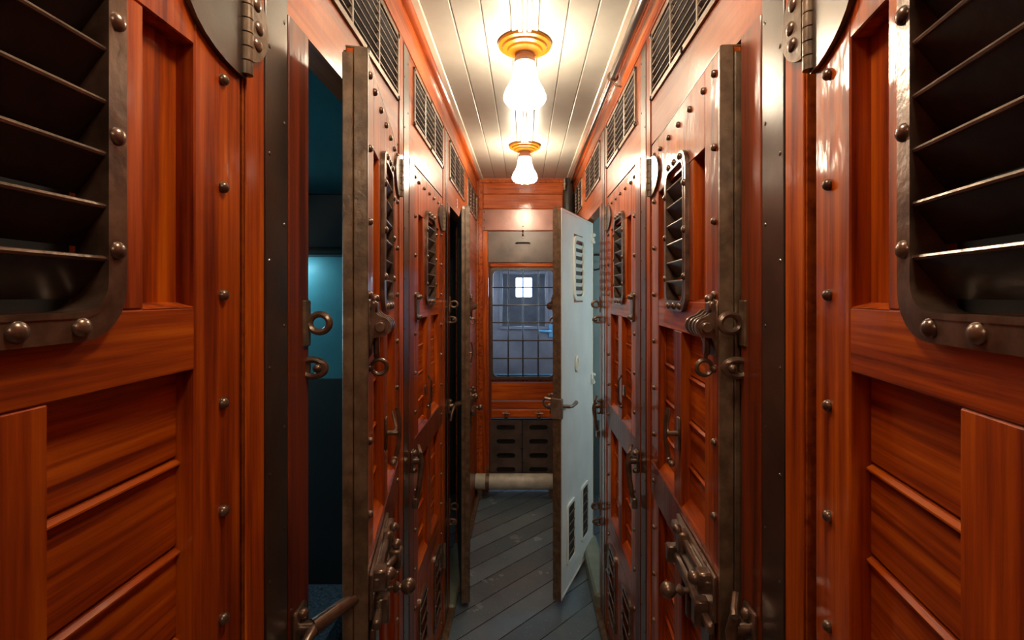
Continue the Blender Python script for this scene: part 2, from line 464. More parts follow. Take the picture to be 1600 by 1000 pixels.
for py in (449, 477, 504, 532, 560): mb.cyl((wx0, YE+.0, ez(py)), (wx1, YE+.0, ez(py)), .0055, 8)
edpart('window_bars', mb, 'slat_metal', True)
mb = MB(); mb.box(wx0, wx1, YE+.042, YE+.075, wz0-.012, wz0+.012, .004); edpart('sill', mb, 'blue_lit_iron', label='blue-lit window sill')
mb = MB(); mb.box(wx0-.01, wx1+.01, YE+.036, YE+.04, wz0-.01, wz1+.01); edpart('window_pane', mb, 'glass')
for (a, c) in ((626, 598), (640, 627), (654, 641)):
    mb = MB(); mb.box(ex(768), ex(866), YE+.008, YE+.03, ez(a)+.001, ez(c)-.001, .004); edpart('panel_board', mb, 'wood_across')
for k in range(2):
    x0 = ex(766+k*51); x1 = ex(815+k*51); mb = MB()
    zt = ez(657); zb = ez(750); hs = (zt-zb)/4.25
    N = 4
    # a plate with four rounded slots, built as stacked rings
    for q in range(N):
        z1_ = zt-q*hs; z0_ = z1_-hs
        czz = (z0_+z1_)/2; cxx = (x0+x1)/2
        o = []
        inner = rr(cxx, czz, .075, .02, .0199)
        hw, hh = (x1-x0)/2, hs/2
        for (a, b2) in inner:
            dxn, dzn = (a-cxx)/.075, (b2-czz)/.02; m_ = max(abs(dxn), abs(dzn), 1e-6)
            o.append((cxx+hw*dxn/m_, czz+hh*dzn/m_))
        mb.ring(o, inner, YE-.008, YE+.0)
    for px in (x0+.012, x1-.012):
        for q in range(5): mb.ball((px, YE-.008, zt-.02-q*hs*.97), .004, (1, .5, 1), 8, 5)
    edpart('vent_plate', mb, 'sheet_grey', True, label='dark metal plate with four rounded slots')
mb = MB(); mb.box(ex(766), ex(866), YE+.03, YE+.045, 0.05, ez(656)); edpart('lower_panel', mb, 'cell_dark')
for px in (791, 842):
    mb = MB(); mb.box(ex(px)-.012, ex(px)+.012, YE-.016, YE-.0, ez(656), ez(643), .003)
    mb.cyl((ex(px)-.03, YE-.02, ez(645)), (ex(px)+.03, YE-.02, ez(645)), .006, 8); mb.ball((ex(px), YE-.024, ez(650)), .011)
    edpart('turn_catch', mb, 'bronze', True)
# hook plate over the window
hk = thing('wall_hook', 'small iron coat hook on the dark sheet above the barred end window', 'hook', (ex(817), YE-.003, ez(360)))
mb = MB(); mb.box(-.008, .008, -.006, 0, -.09, .045, .003); part('hook_plate', 'hp', lambda m: (m.box(-.008, .008, -.006, 0, -.06, .05, .003), m.ball((0,-.008,.03),.006), m.ball((0,-.008,-.04),.006)), 'bright_iron', hk, smooth=True)
mb.bm.free()
part('hook_arm', 'ha', lambda m: m.tube([(0,-.006,0),(0,-.03,-.015),(0,-.035,-.035),(0,-.02,-.045),(0,-.012,-.035)], .005, 8), 'black_rubber', hk, smooth=True)
pl = tag(obj('pull_handle', MB().tube([(ex(806), YE-.004, ez(380)), (ex(808), YE-.022, ez(379.5)), (ex(826), YE-.022, ez(379.5)), (ex(828), YE-.004, ez(380))], .005, 8), 'black_rubber', smooth=True), 'short black pull handle under the hook above the end window', 'handle')
# heating pipe in front of the end door
hp = thing('heating_pipe', 'thick pale grey pipe lying across the foot of the end door', 'pipe', (ex(806), YE-.09, 0.125))
part('pipe_barrel', 'pb', lambda m: m.lathe([(0.045, -.318), (.056, -.316), (.060, -.31), (.060, .31), (.056, .316), (.045, .318)], n=28, axis='u'), 'pipe_paint', hp, smooth=True)
part('pipe_strap', 'ps', lambda m: (m.lathe([(.0605, -.235), (.0635, -.235), (.0635, -.205), (.0605, -.205)], n=28, axis='u'), m.box(-.228, -.212, .02, .03, .04, .12, .003)), 'brown_metal', hp, smooth=True)
for q in (-.28, .28): part('pipe_foot', 'pf', lambda m: m.box(-.02, .02, -.03, .03, -.125, -.05, .004), 'brown_metal', hp, loc=(q, 0, 0))

# vestibule beyond the end door
VY = 5.1
mb = MB()
mb.box(-.75, -.70, YE+.05, 9.2, 0, 2.5); mb.box(.70, .75, YE+.05, 9.2, 0, 2.5); mb.box(-.75, .75, YE+.05, 9.2, 2.4, 2.5)
struct(obj('wall_vestibule', mb, 'vestibule_paint'))
s2 = 750/VY
def vx(px): return (px-820)/s2
def vz(py): return CAMZ+(460-py)/s2
mb = MB()
a0, a1, b0, b1 = vx(785), vx(852), vz(510), vz(428)
mb.box(-.7, a0, VY, VY+.05, 0, 2.4); mb.box(a1, .7, VY, VY+.05, 0, 2.4); mb.box(a0, a1, VY, VY+.05, 0, b0); mb.box(a0, a1, VY, VY+.05, b1, 2.4)
struct(obj('door_2', mb, 'vestibule_paint'))
tag(bpy.data.objects['door_2'], 'dark grey door of the next coach seen through the barred window', 'door')
mb = MB(); mb.box(a0-.03, a1+.03, VY-.025, VY, b0-.03, b0-.0, .004); mb.box(a0-.03, a0, VY-.018, VY, b0, b1+.03, .004); mb.box(a1, a1+.03, VY-.018, VY, b0, b1+.03, .004); mb.box(a0, a1, VY-.018, VY, b1, b1+.03, .004)
fr_ = obj('window_frame', mb, 'vestibule_paint'); fr_.parent = bpy.data.objects['door_2']
lh = thing('lever_handle', 'blue-lit lever handle on the grey door behind the barred window', 'handle', (vx(860), VY-.002, vz(517)))
part('handle_plate', 'lhp', lambda m: m.box(-.022, .022, -.012, 0, -.07, .07, .004), 'blue_lit_iron', lh)
part('lever', 'lhl', lambda m: m.tube([(0,-.01,0),(0,-.05,0),(-.03,-.055,0),(-.13,-.055,.004)], [.014,.014,.014,.018], 10), 'blue_lit_iron', lh, smooth=True)
s3 = 750/8.8
mb = MB()
q0, q1, q2, q3 = (806-820)/s3, (831-820)/s3, CAMZ+(460-464)/s3, CAMZ+(460-434)/s3
mb.box(-.7, q0, 8.8, 8.85, 0, 2.4); mb.box(q1, .7, 8.8, 8.85, 0, 2.4); mb.box(q0, q1, 8.8, 8.85, 0, q2); mb.box(q0, q1, 8.8, 8.85, q3, 2.4)
mb.box(-.72, .72, 9.2, 9.22, 0, 2.45)
struct(obj('wall_far', mb, 'vestibule_paint'))
mb = MB(); mb.prism(rr((q0+q1)/2, (q2+q3)/2, (q1-q0)/2+.01, (q3-q2)/2+.01, .05), 8.84, 8.845); struct(obj('window_1', mb, 'day_blue'))
# unseen glowing panes added at both sides to brighten the vestibule
for sd, nm in ((1, 'window_2'), (-1, 'window_3')):
    mb = MB(); mb.box(-sd*.698, -sd*.702, 4.2, 4.75, 1.2, 1.95); mb.box(-sd*.698, -sd*.702, 6.4, 7.4, 1.2, 1.95); struct(obj(nm, mb, 'day_blue'))

# ------------------------------------------------------------- lamps on the ceiling
def lamp(y, label):
    t = thing('ceiling_lamp', label, 'lamp', (0, y, H), 0, 'ceiling lamps along the corridor')
    part('ceiling_rose', 'rose', lambda m: m.lathe([(.098, 0), (.100, -.006), (.097, -.012), (.084, -.015), (.081, -.022), (.066, -.025), (.062, -.032), (.046, -.034), (.036, -.040), (.02, -.042)], n=40), 'ochre', t, smooth=True)
    part('lamp_holder', 'holder', lambda m: m.lathe([(.030, -.036), (.033, -.042), (.033, -.052), (.038, -.056), (.040, -.064), (.040, -.074), (.036, -.078), (.030, -.08)], n=28), 'copper', t, smooth=True)
    part('lamp_shade', 'shade', lambda m: m.lathe([(.030, -.074), (.040, -.078), (.043, -.10), (.047, -.125, .01), (.056, -.15, .02), (.068, -.17, .03), (.0745, -.19, .04), (.0755, -.203, .05), (.070, -.216, .07), (.062, -.226, .10), (.03, -.229, .02), (.01, -.228)], n=64, flute=10), 'lamp_glow', t, smooth=True)
    return t
lamp(1.78, 'large glowing white tulip lamp on a ceiling rose, the nearer of two')
lamp(3.00, 'smaller glowing white tulip lamp on a ceiling rose near the end wall')
lamp(0.56, 'glowing white tulip lamp on the ceiling just ahead of the viewpoint, above the frame')
lamp(-1.2, 'glowing white tulip lamp on the ceiling behind the viewpoint')
mb = MB()
segs = [(YB, -1.98), (-1.78, -.76), (-.56, .46), (.66, 1.68), (1.88, 2.90), (3.10, YE)]
mb.box(-.024, -.008, YB, YE, H-.010, H+.001, .003); mb.box(-.007, .007, YB, YE, H-.012, H+.001, .003); mb.box(.008, .024, YB, YE, H-.010, H+.001, .003)
mb.box(-.046, -.026, YB, YE, H-.003, H+.001, .001); mb.box(.026, .046, YB, YE, H-.003, H+.001, .001)
tag(obj('wiring_casing', mb, 'ceiling_white'), 'white ridged wooden wiring casing running down the middle of the ceiling', 'casing')

# ------------------------------------------------------------- pipe under the ceiling on the right
pz, pxr = H-.068, .349
cp = thing('ceiling_pipe', 'dark brown pipe running under the right cornice', 'pipe', (pxr, 0, pz))
part('pipe_run', 'prun', lambda m: m.tube([(0, YB, 0), (0, 0, 0), (0, 1.92, 0)], .0165, 14), 'dark_strip', cp, smooth=True)
part('pipe_run', 'prun2', lambda m: m.tube([(0, 1.92, 0), (0, 3.5, 0), (0, 3.74, 0)], .011, 12), 'dark_strip', cp, smooth=True, label='thinner far length of pipe')
part('pipe_bracket', 'pbr', lambda m: (m.torus((0, 1.90, 0), .018, .005, 'w', 18, 8), m.tube([(0.0, 1.90, .018), (.012, 1.90, .035), (.036, 1.90, .035)], .004, 8), m.tube([(0, 1.90, -.018), (.012, 1.90, -.035), (.034, 1.90, -.04)], .004, 8)), 'bronze', cp, smooth=True)
dp = thing('down_hose', 'black lagged pipe dropping in the far right corner behind the pale open door', 'pipe', (.338, 3.70, 2.45))
part('hose', 'hose', lambda m: m.tube([(0, .02, .03), (-.006, 0, -.1), (-.006, -.03, -.25), (-.01, -.05, -.45), (-.035, -.05, -.65)], [.038, .042, .045, .046, .044], 14), 'black_rubber', dp, smooth=True)
part('valve', 'valve', lambda m: (m.ball((-.036, -.05, -.02), .016), m.cyl((-.036, -.05, -.06), (-.036, -.05, .02), .009, 10), m.ball((-.036, -.06, -.06), .011)), 'grille_metal', dp, smooth=True)

# ------------------------------------------------------------- ventilation grilles over the doors
def grille(side, k, label):
    y0 = 0.868+0.785*(k-1); y1 = min(y0+.585, 3.83); L = y1-y0; hz = .2
    t = face_thing('ventilation_grille', label, 'grille', side, y1, 2.275, 'ventilation grilles over the cell doors')
    key = 'g%d_%.3f' % (0, L)
    def frame(m):
        m.ring([(L, .1), (0, .1), (0, -.1), (L, -.1)], [(L-.014, .086), (.014, .086), (.014, -.086), (L-.014, -.086)], 0, .006)
    part('grille_frame', key+'f', frame, 'grille_metal', t, side)
    for q in (1, 2): part('mullion', key+'m', lambda m: m.box(-.005, .005, -.008, .005, -.087, .087, .001), 'grille_metal', t, side, loc=(L*q/3, 0, 0))
    def slats(m):
        for i in range(7):
            zz = -.078+.0245*i
            m.prism([(.002, zz+.009), (.004, zz+.006), (-.018, zz-.012), (-.020, zz-.009)], .013, L-.013, 'u')
    part('slats', key+'s', slats, 'slat_metal', t, side)  # slats coloured dark in place of their shaded undersides
    part('slat_edges', key+'e', lambda m: [m.box(.013, L-.013, .001, .0045, -.0735+.0245*i, -.0695+.0245*i, .001) for i in range(7)], 'grille_metal', t, side)  # lighter strips paint in the light on the slat edges
    part('backing', key+'b', lambda m: m.box(.004, L-.004, -.048, -.036, -.098, .098), 'cell_dark', t, side)  # added dark plate, hides any lit cell behind the grille
    for (uu, zz) in ((.006, .094), (L-.006, .094), (L*.5, .094), (.006, -.094), (L-.006, -.094), (L*.5, -.094)):
        part('screw', 'gscrew', lambda m: m.ball((0, .005, 0), .008, (1, .7, 1), 10, 6), 'slat_metal', t, side, True, loc=(uu, 0, zz))
names = {0: None, 1: 'nearest', 2: 'second', 3: 'third', 4: 'farthest'}
for side, sn in ((1, 'left'), (-1, 'right')):
    for k in range(1, 5):
        lab = {1: 'large near slatted grille at the top of the %s wall, cut by the frame edge',
               2: 'slatted grille on the %s wall level with the nearer ceiling lamp',
               3: 'small slatted grille on the %s wall level with the farther ceiling lamp',
               4: 'sliver of a slatted grille on the %s wall right beside the end wall'}[k] % sn
        grille(side, k, lab)

# ------------------------------------------------------------- cell doors
Z0, Z1 = 0.03, 2.035
def cz_(v): return CAMZ+v
GU0, GU1 = .195, .400                # grate span along u
def grate_frame(m, w=0.0, cu=LW/2, z=cz_(.145), hw=.099, hh=.185):
    m.ring(rr(cu, z, hw, hh, .045, 6), rr(cu, z, hw-.020, hh-.024, .026, 6), w+0.0, w+.009)
    m.ring(rr(cu, z, hw-.016, hh-.020, .03, 6), rr(cu, z, hw-.021, hh-.025, .026, 6), w-.02, w+.010)
CLAMP = [(.002, CAMZ-.028), (.012, CAMZ-.030), (.020, CAMZ-.038)]+[(.024+.0185*math.sin(math.radians(a)), CAMZ-.060+.0185*math.cos(math.radians(a))) for a in range(10, 181, 17)]+[(.012, CAMZ-.080), (.006, CAMZ-.098), (.002, CAMZ-.098)]
def cell_door(side, hy, deg, label, inner='cell_teal', hardware=True, width=LW):
    t = face_thing('cell_door', label, 'door', side, hy, 0.0, 'panelled cell doors', deg)
    L = LW; st = .091; cu = L/2
    W0 = -.022                                   # depth of the panel recess
    zs = dict(top=cz_(.29), r1t=cz_(-.015), r1b=cz_(-.088), r2t=cz_(-.50), r2b=cz_(-.60), r3t=cz_(-1.0), r3b=cz_(-1.08), bot=cz_(-1.48))
    gx0, gx1 = cu-.131, cu+.131
    def frame(m):
        b = .0018
        m.box(0, st, -.036, 0, Z0, Z1, b); m.box(L-st, L, -.036, 0, Z0, Z1, b)
        m.box(st, L-st, -.036, -.0002, zs['top'], Z1, b)
        m.box(gx0, gx1, -.036, -.0002, zs['r1t'], zs['top']-.0001, b) if False else None
        m.box(gx0, cu-.083, -.036, -.0002, zs['r1t'], zs['top'], b); m.box(cu+.083, gx1, -.036, -.0002, zs['r1t'], zs['top'], b)
        m.box(cu-.034, cu+.034, -.036, -.0004, zs['r2t'], zs['r1b'], b)
        m.box(cu-.034, cu+.034, -.036, -.0004, zs['r3t'], zs['r2b'], b)
        m.box(st, L-st, -.036, -.0006, zs['bot']-.05, zs['r3b'], b)
    fo = part('door_frame', 'dframe', frame, 'wood_vertical', t, side)
    def rails(m):
        b = .0018
        m.box(st, L-st, -.036, -.0002, zs['r1b'], zs['r1t'], b)
        m.box(st, L-st, -.036, -.0002, zs['r3b'], zs['r3t'], b)
    part('rail', 'drail', rails, 'wood_horizontal', t, side)
    part('belt_rail', 'dbelt', lambda m: m.box(.002, L-.002, -.036, .002, zs['r2b'], zs['r2t'], .002), 'wood_dark', t, side, label='dark glossy belt rail')
    # recessed panels
    for (a, c) in ((st, gx0), (gx1, L-st)):
        part('upper_panel', 'up%.3f' % a, lambda m, a=a, c=c: (m.box(a, c, -.034, W0, zs['r1t'], zs['top']), m.prism([(0+W0, zs['r1t']), (-.0005, zs['r1t']), (W0, zs['r1t']+.006)], a, c, 'u')), 'wood_vertical', t, side)
    for (zt, zb, nm) in ((zs['r1b'], zs['r2t'], 'a'), (zs['r2b'], zs['r3t'], 'b')):
        for (a, c) in ((st, cu-.034), (cu+.034, L-st)):
            def planks(m, a=a, c=c, zt=zt, zb=zb):
                z = zt; first = True
                while z > zb+.01:
                    zl = max(z-.1035, zb)
                    # each plank leans: a bevelled lower lip
                    m.prism([(-.034, z), (W0, z), (W0, z-.002), (W0, zl+.004), (W0-.004, zl), (-.034, zl)], a, c, 'u')
                    m.prism([(W0-.001, zl), (W0+.005, zl-.004), (W0+.005, zl-.006), (W0-.001, zl-.010)], a, c, 'u') if zl > zb+.005 else None
                    z = zl
                m.prism([(W0-.002, zb), (-.001, zb), (-.001, zb+.002), (W0-.002, zb+.026)], a, c, 'u')     # sloping sill
            part('plank_panel', 'pp%s%.3f' % (nm, a), planks, 'wood_horizontal', t, side)
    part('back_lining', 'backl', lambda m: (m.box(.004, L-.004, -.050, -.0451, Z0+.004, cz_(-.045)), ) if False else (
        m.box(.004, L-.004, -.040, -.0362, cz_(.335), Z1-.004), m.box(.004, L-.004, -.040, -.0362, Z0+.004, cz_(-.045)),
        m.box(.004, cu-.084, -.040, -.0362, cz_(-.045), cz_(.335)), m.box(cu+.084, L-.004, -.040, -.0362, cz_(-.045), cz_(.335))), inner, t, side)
    # iron edge with a rebate on the free side
    def edge(m):
        m.box(L, L+.004, -.021, .003, Z0, Z1, .001); m.box(L-.0, L+.008, -.040, -.022, Z0, Z1-.012, .0015)
        m.box(L-.004, L+.004, .0005, .0035, Z0, Z1, .001); m.box(.002, L, -.036, -.0005, Z1, Z1+.003)
    part('iron_edge', 'dedge', edge, 'brown_metal', t, side)
    # upper grate
    gr = part('louvre_grate', 'grate', lambda m: grate_frame(m), 'bronze', t, side, True)
    part('grate_backing', 'gb', lambda m: m.box(cu-.0835, cu+.0835, -.0358, -.030, cz_(-.04), cz_(.33)), 'cell_dark', gr, side)  # added dark plate standing in for the shaded void behind the slats
    for i in range(6):
        zz = cz_(.030+.047*i)
        part('slat', 'slat', lambda m: (m.prism([(.004, .004), (.006, 0), (-.018, -.034), (-.021, -.031)], -.079, .079, 'u'), m.mark(), m.cyl((-.079, .005, .002), (.079, .005, .002), .0028, 8)), 'slat_metal', gr, side, True, loc=(cu, 0, zz))  # dark colour stands for the shaded underside, bronze for the lit lip
    for (uu, zz) in [(s_*.088, q) for s_ in (1, -1) for q in (-.105, .0, .105)] + [(q, s_*.173) for s_ in (1, -1) for q in (-.052, 0, .052)]:
        part('rivet', 'grivet', lambda m: m.ball((0, .009, 0), .0085, (1, .75, 1), 12, 8), 'bronze', gr, side, True, loc=(cu+uu, 0, cz_(.145)+zz))
    # lower vents
    for q in (.245, .735):
        vt = part('lower_vent', 'lv', lambda m: (m.ring(rr(0, 0, .070, .165, .025, 4), rr(0, 0, .055, .148, .014, 4), -.002, .007), m.box(-.056, .056, -.030, -.028, -.15, .15), [m.ball((a_, .007, b_), .007, (1, .7, 1), 10, 6) for a_ in (-.062, .062) for b_ in (-.13, -.045, .045, .13)]), 'bronze', t, side, loc=(L*q, 0, cz_(-1.28)))
        for i in range(5):
            part('slat', 'lslat', lambda m: (m.prism([(.006, .004), (.008, 0), (-.020, -.042), (-.023, -.039)], -.056, .056, 'u'), m.mark(), m.cyl((-.056, .008, .002), (.056, .008, .002), .0035, 8)), 'slat_metal', vt, side, loc=(0, 0, -.095+.056*i))  # same painted shade and lit lip as the upper slats
    # bolts
    bz = [cz_(.41-.137*i) for i in range(15)]
    bolt = lambda m: (m.lathe([(.0070, 0), (.0074, .002), (.0068, .0045), (.0045, .0070), (.001, .0080)], n=12, axis='w'),)
    for i, z in enumerate(bz):
        for uu in (.040, L-.031): part('bolt', 'bolt', bolt, 'bronze', t, side, True, loc=(uu, 0, z))
    for q in (.2, .36, .52, .68, .84): part('bolt', 'bolt', bolt, 'bronze', t, side, True, loc=(L*q, 0, cz_(.405)))
    # hinges
    for zc, ext in ((cz_(.352), 1), (cz_(-1.22), 0)):
        hg = part('hinge', 'hinge', lambda m: (m.prism([(0, -.060)]+[(.115*math.sin(math.radians(a)), -.060*math.cos(math.radians(a))) for a in range(10, 175, 12)]+[(0, .060)], .0, .007)), 'dark_strip', t, side, True, loc=(0, 0, zc))
        part('hinge_pin', 'hpin', lambda m: [m.lathe([(.006, -.056+.019*i), (.0085, -.055+.019*i), (.0085, -.038+.019*i), (.006, -.037+.019*i)], c=(0, .008, 0), n=12) for i in range(6)], 'brown_metal', hg, side, True)
    if hardware:
        # lock boss with a hanging ring at the free edge
        lk = part('lock_boss', 'lkb', lambda m: (m.box(L-.05, L-.006, .001, .006, cz_(-.115), cz_(-.01), .003),
            m.cyl((L-.085, .024, cz_(-.060)), (L-.004, .024, cz_(-.060)), .013, 16), [m.prism(CLAMP, a_, a_+.008, 'u') for a_ in (L-.016, L-.034, L-.056, L-.082)],
            m.lathe([(.010, L-.006), (.010, L+.000), (.008, L+.002)], c=(0, .024, cz_(-.060)), n=16, axis='u'),
            m.box(L-.036, L-.008, .004, .018, cz_(-.035), cz_(-.012), .004), m.ball((L-.03, .012, cz_(-.008)), .008),
            m.box(L-.05, L-.03, .008, .018, cz_(-.115), cz_(-.075), .004)), 'bronze', t, side, True)
        rg = part('ring', 'ring', lambda m: (m.torus((L-.036, .018, cz_(-.137)), .014, .0042, 'u', 22, 8), m.tube([(L-.036, .016, cz_(-.12)), (L-.036, .014, cz_(-.105))], .004, 8)), 'bronze', lk, side, True)
        # small turn latch on the panel
        lt = part('turn_latch', 'latch', lambda m: (m.box(cu+.01, cu+.032, 0, .006, cz_(-.37), cz_(-.29), .003), m.cyl((cu+.02, .004, cz_(-.33)), (cu+.02, .03, cz_(-.33)), .006, 10),
            m.tube([(cu+.02, .028, cz_(-.27)), (cu+.024, .034, cz_(-.30)), (cu+.022, .034, cz_(-.34)), (cu+.018, .026, cz_(-.385))], [.006, .0045, .0045, .006], 8),
            m.tube([(cu-.03, .012, cz_(-.29)), (cu-.015, .022, cz_(-.325)), (cu+.01, .022, cz_(-.335))], .004, 8), m.ball((cu+.004, .02, cz_(-.40)), .008), m.ball((cu+.024, .02, cz_(-.40)), .008)), 'bronze', t, side, True)
        # big sliding bolt with a ball knob
        sb = part('sliding_bolt', 'sbolt', lambda m: (m.box(L-.27, L-.012, .002, .010, cz_(-.60), cz_(-.515), .002),
            m.box(L-.27, L-.02, .008, .022, cz_(-.545), cz_(-.528), .003), m.box(L-.255, L+.0, .010, .024, cz_(-.612), cz_(-.594), .003),
            m.box(L-.06, L-.035, .006, .036, cz_(-.625), cz_(-.575), .003), m.box(L-.27, L-.245, .006, .036, cz_(-.62), cz_(-.582), .003),
            m.box(L-.05, L-.022, .006, .034, cz_(-.555), cz_(-.515), .004), m.ball((L-.036, .036, cz_(-.53)), .013), m.box(L-.20, L-.17, .006, .030, cz_(-.56), cz_(-.515), .004), m.ball((L-.186, .03, cz_(-.512)), .010),
            m.box(L-.07, L-.02, .002, .014, cz_(-.70), cz_(-.62), .003), m.box(L-.16, L-.145, .004, .020, cz_(-.68), cz_(-.61), .003)), 'bronze', t, side, True)
        part('ball_knob', 'knob', lambda m: (m.cyl((0, .015, 0), (0, .055, 0), .006, 10), m.lathe([(.008, .036), (.012, .042), (.008, .048)], n=14, axis='w'), m.ball((0, .066, 0), .016, (1, 1, 1), 16, 12)), 'bright_iron' if False else 'bronze', sb, side, True, loc=(L-.115, 0, cz_(-.603)))
    else:
        sp = part('strap_plate', 'strap', lambda m: (m.prism(rr(L-.055, cz_(-.045), .022, .052, .010, 3), .001, .008), [m.lathe([(.009, .006), (.010, .012), (.007, .018), (.002, .020)], c=(L-.055+a, 0, cz_(-.045)+b2), n=12, axis='w') for a in (-.012, .012) for b2 in (-.036, .036)]), 'bronze', t, side, True)
        lt = part('turn_latch', 'latch2', lambda m: (m.tube([(cu+.10, .012, cz_(-.31)), (cu+.10, .026, cz_(-.33)), (cu+.10, .026, cz_(-.41)), (cu+.10, .014, cz_(-.43))], .0045, 8), m.ball((cu+.10, .014, cz_(-.43)), .008), m.ball((cu+.085, .014, cz_(-.43)), .008), m.box(cu+.08, cu+.11, 0, .006, cz_(-.39), cz_(-.35), .002)), 'bronze', t, side, True)
    return t
cell_door(1, HY[0], 0.5, 'nearest cell door on the left, its slatted grate cut by the frame edge', 'cell_dark')
cell_door(1, HY[1], 9.5, 'cell door on the left standing ajar, brown edge before a dark teal cell', 'cell_dark')
cell_door(1, HY[2], 0.0, 'closed orange cell door on the left with a four bolt strap plate', 'cell_dark', hardware=False)
cell_door(1, HY[3], 10.0, 'farthest cell door on the left, ajar and seen almost edge on', 'cell_green')
cell_door(-1, HY[0]-.015, 10.0, 'nearest cell door on the right, its slatted grate cut by the frame edge', 'cell_dark')
cell_door(-1, HY[1], 3.2, 'cell door on the right slightly ajar, narrow dark gap beside its edge', 'cell_dark')
cell_door(-1, HY[2], 0.0, 'closed orange cell door on the right with a four bolt strap plate', 'cell_dark', hardware=False)
wd = cell_door(-1, HY[3]-.02, 23.5, 'open door on the right showing its pale blue painted inner side', 'door_white')
# inner side of the open pale door (w negative = its inner face)
L = LW
def neg(m_fn): return m_fn
B = -.040
def inner_rim(m):
    m.box(0, .012, B-.004, B, Z0+.004, Z1-.004, .001); m.box(L-.008, L+.002, B-.004, B, Z0+.004, Z1-.004, .001)
    m.box(.012, L-.008, B-.003, B, Z1-.016, Z1-.004, .001); m.box(.012, L-.008, B-.003, B, Z0+.004, Z0+.014, .001)
part('inner_rim', 'irim', inner_rim, 'enamel_white', wd, -1, label='pale raised rim')
gi = part('inner_grate', 'igr', lambda m: m.ring(rr(L/2, cz_(.145), .100, .180, .045, 6), rr(L/2, cz_(.145), .078, .155, .03, 6), B-.010, B+.0), 'enamel_white', wd, -1, True, label='white painted grate frame')
for i in range(7): part('slat', 'islat', lambda m: m.prism([(B-.002, .010), (B-.005, .008), (B+.008, -.018), (B+.010, -.016)], L/2-.08, L/2+.08, 'u'), 'enamel_white', gi, -1, loc=(0, 0, cz_(.012+.043*i)))
for q in (.262, .70):
    iv = part('inner_vent', 'ivent', lambda m: (m.ring(rr(0, 0, .068, .160, .022, 4), rr(0, 0, .054, .145, .014, 4), B-.008, B), m.box(-.056, .056, B-.001, B+.0, -.15, .15)), 'enamel_white', wd, -1, loc=(L-L*q, 0, cz_(-1.27)), label='white framed vent')
    part('vent_opening', 'vopen', lambda m: m.box(-.053, .053, B-.0025, B-.0012, -.144, .144), 'cell_dark', iv, -1)  # dark slab painted in for the shade inside the vent
    for i in range(5): part('slat', 'ivslat', lambda m: m.box(-.053, .053, B-.007, B-.003, -.005, .005, .002), 'brown_metal', iv, -1, loc=(0, 0, -.11+.052*i))
part('escutcheon', 'escu', lambda m: (m.torus((L*.57, B-.006, cz_(-.385)), .022, .006, 'w', 20, 8, (1, 1.7)), m.ball((L*.57, B-.002, cz_(-.385)), .012, (1, .5, 2.2))), 'enamel_white', wd, -1, True)
lkx = part('lock_case', 'lkc', lambda m: (m.box(L-.012, L+.014, -.048, .012, cz_(-.635), cz_(-.53), .003), m.tube([(L+.012, .012, cz_(-.535)), (L+.018, .040, cz_(-.53)), (L+.014, .055, cz_(-.55)), (L+.008, .040, cz_(-.575)), (L+.01, .014, cz_(-.57))], .008, 10)), 'grille_metal', wd, -1, True, label='pale metal lock case on the door edge')
part('lever', 'levr', lambda m: m.tube([(L-.03, B, cz_(-.575)), (L-.035, B-.035, cz_(-.575)), (L-.06, B-.042, cz_(-.577)), (L-.13, B-.040, cz_(-.572))], [.009, .009, .008, .011], 10), 'brown_metal', lkx, -1, True)
for zc in (.345, -.52): part('inner_hinge', 'ihin', lambda m: (m.box(.0, .040, B-.008, B, -.025, .035, .003), m.cyl((.03, B-.012, -.03), (.03, B-.012, .0), .008, 10), m.ball((.008, B-.010, .022), .012), m.ball((.008, B-.010, -.022), .010)), 'enamel_white', wd, -1, True, loc=(0, 0, cz_(zc)))

# ------------------------------------------------------------- frame-side ironwork
def eye_staple(side, h, z, label, grp='eye staples on the door jambs'):
    t = face_thing('eye_staple', label, 'staple', side, h+.185, CAMZ+z, grp)
    part('plate', 'esp', lambda m: m.box(-.008, .016, 0, .010, -.040, .040, .002), 'brown_metal', t, side)
    part('eye', 'ese', lambda m: m.torus((.0, .028, .0), .0155, .0058, 'u', 20, 8, (1.1, 1)), 'bronze', t, side, True)
    return t
def oval_catch(side, h, z, label):
    t = face_thing('oval_catch', label, 'catch', side, h+.185, CAMZ+z, 'oval catches on the door jambs')
    part('body', 'ocb', lambda m: (m.torus((0, .016, 0), .0150, .0060, 'u', 22, 8, (1.35, .95)), m.box(-.003, .003, -.012, .012, -.012, .012, .001)), 'bronze', t, side, True)
    part('rivet', 'ocr', lambda m: m.ball((.004, .026, .0), .008), 'bronze', t, side, True)
for side, sn in ((1, 'left'), (-1, 'right')):
    for h, near in ((HY[0], 'near'), (HY[2], 'far')):
        for z, up in ((-.050, 'upper'), (-1.07, 'lower')):
            eye_staple(side, h, z, '%s iron eye on the %s %s doorway jamb' % (up, near, sn))
            oval_catch(side, h, z-.078, '%s oval iron catch under the eye on the %s %s jamb' % (up, near, sn))
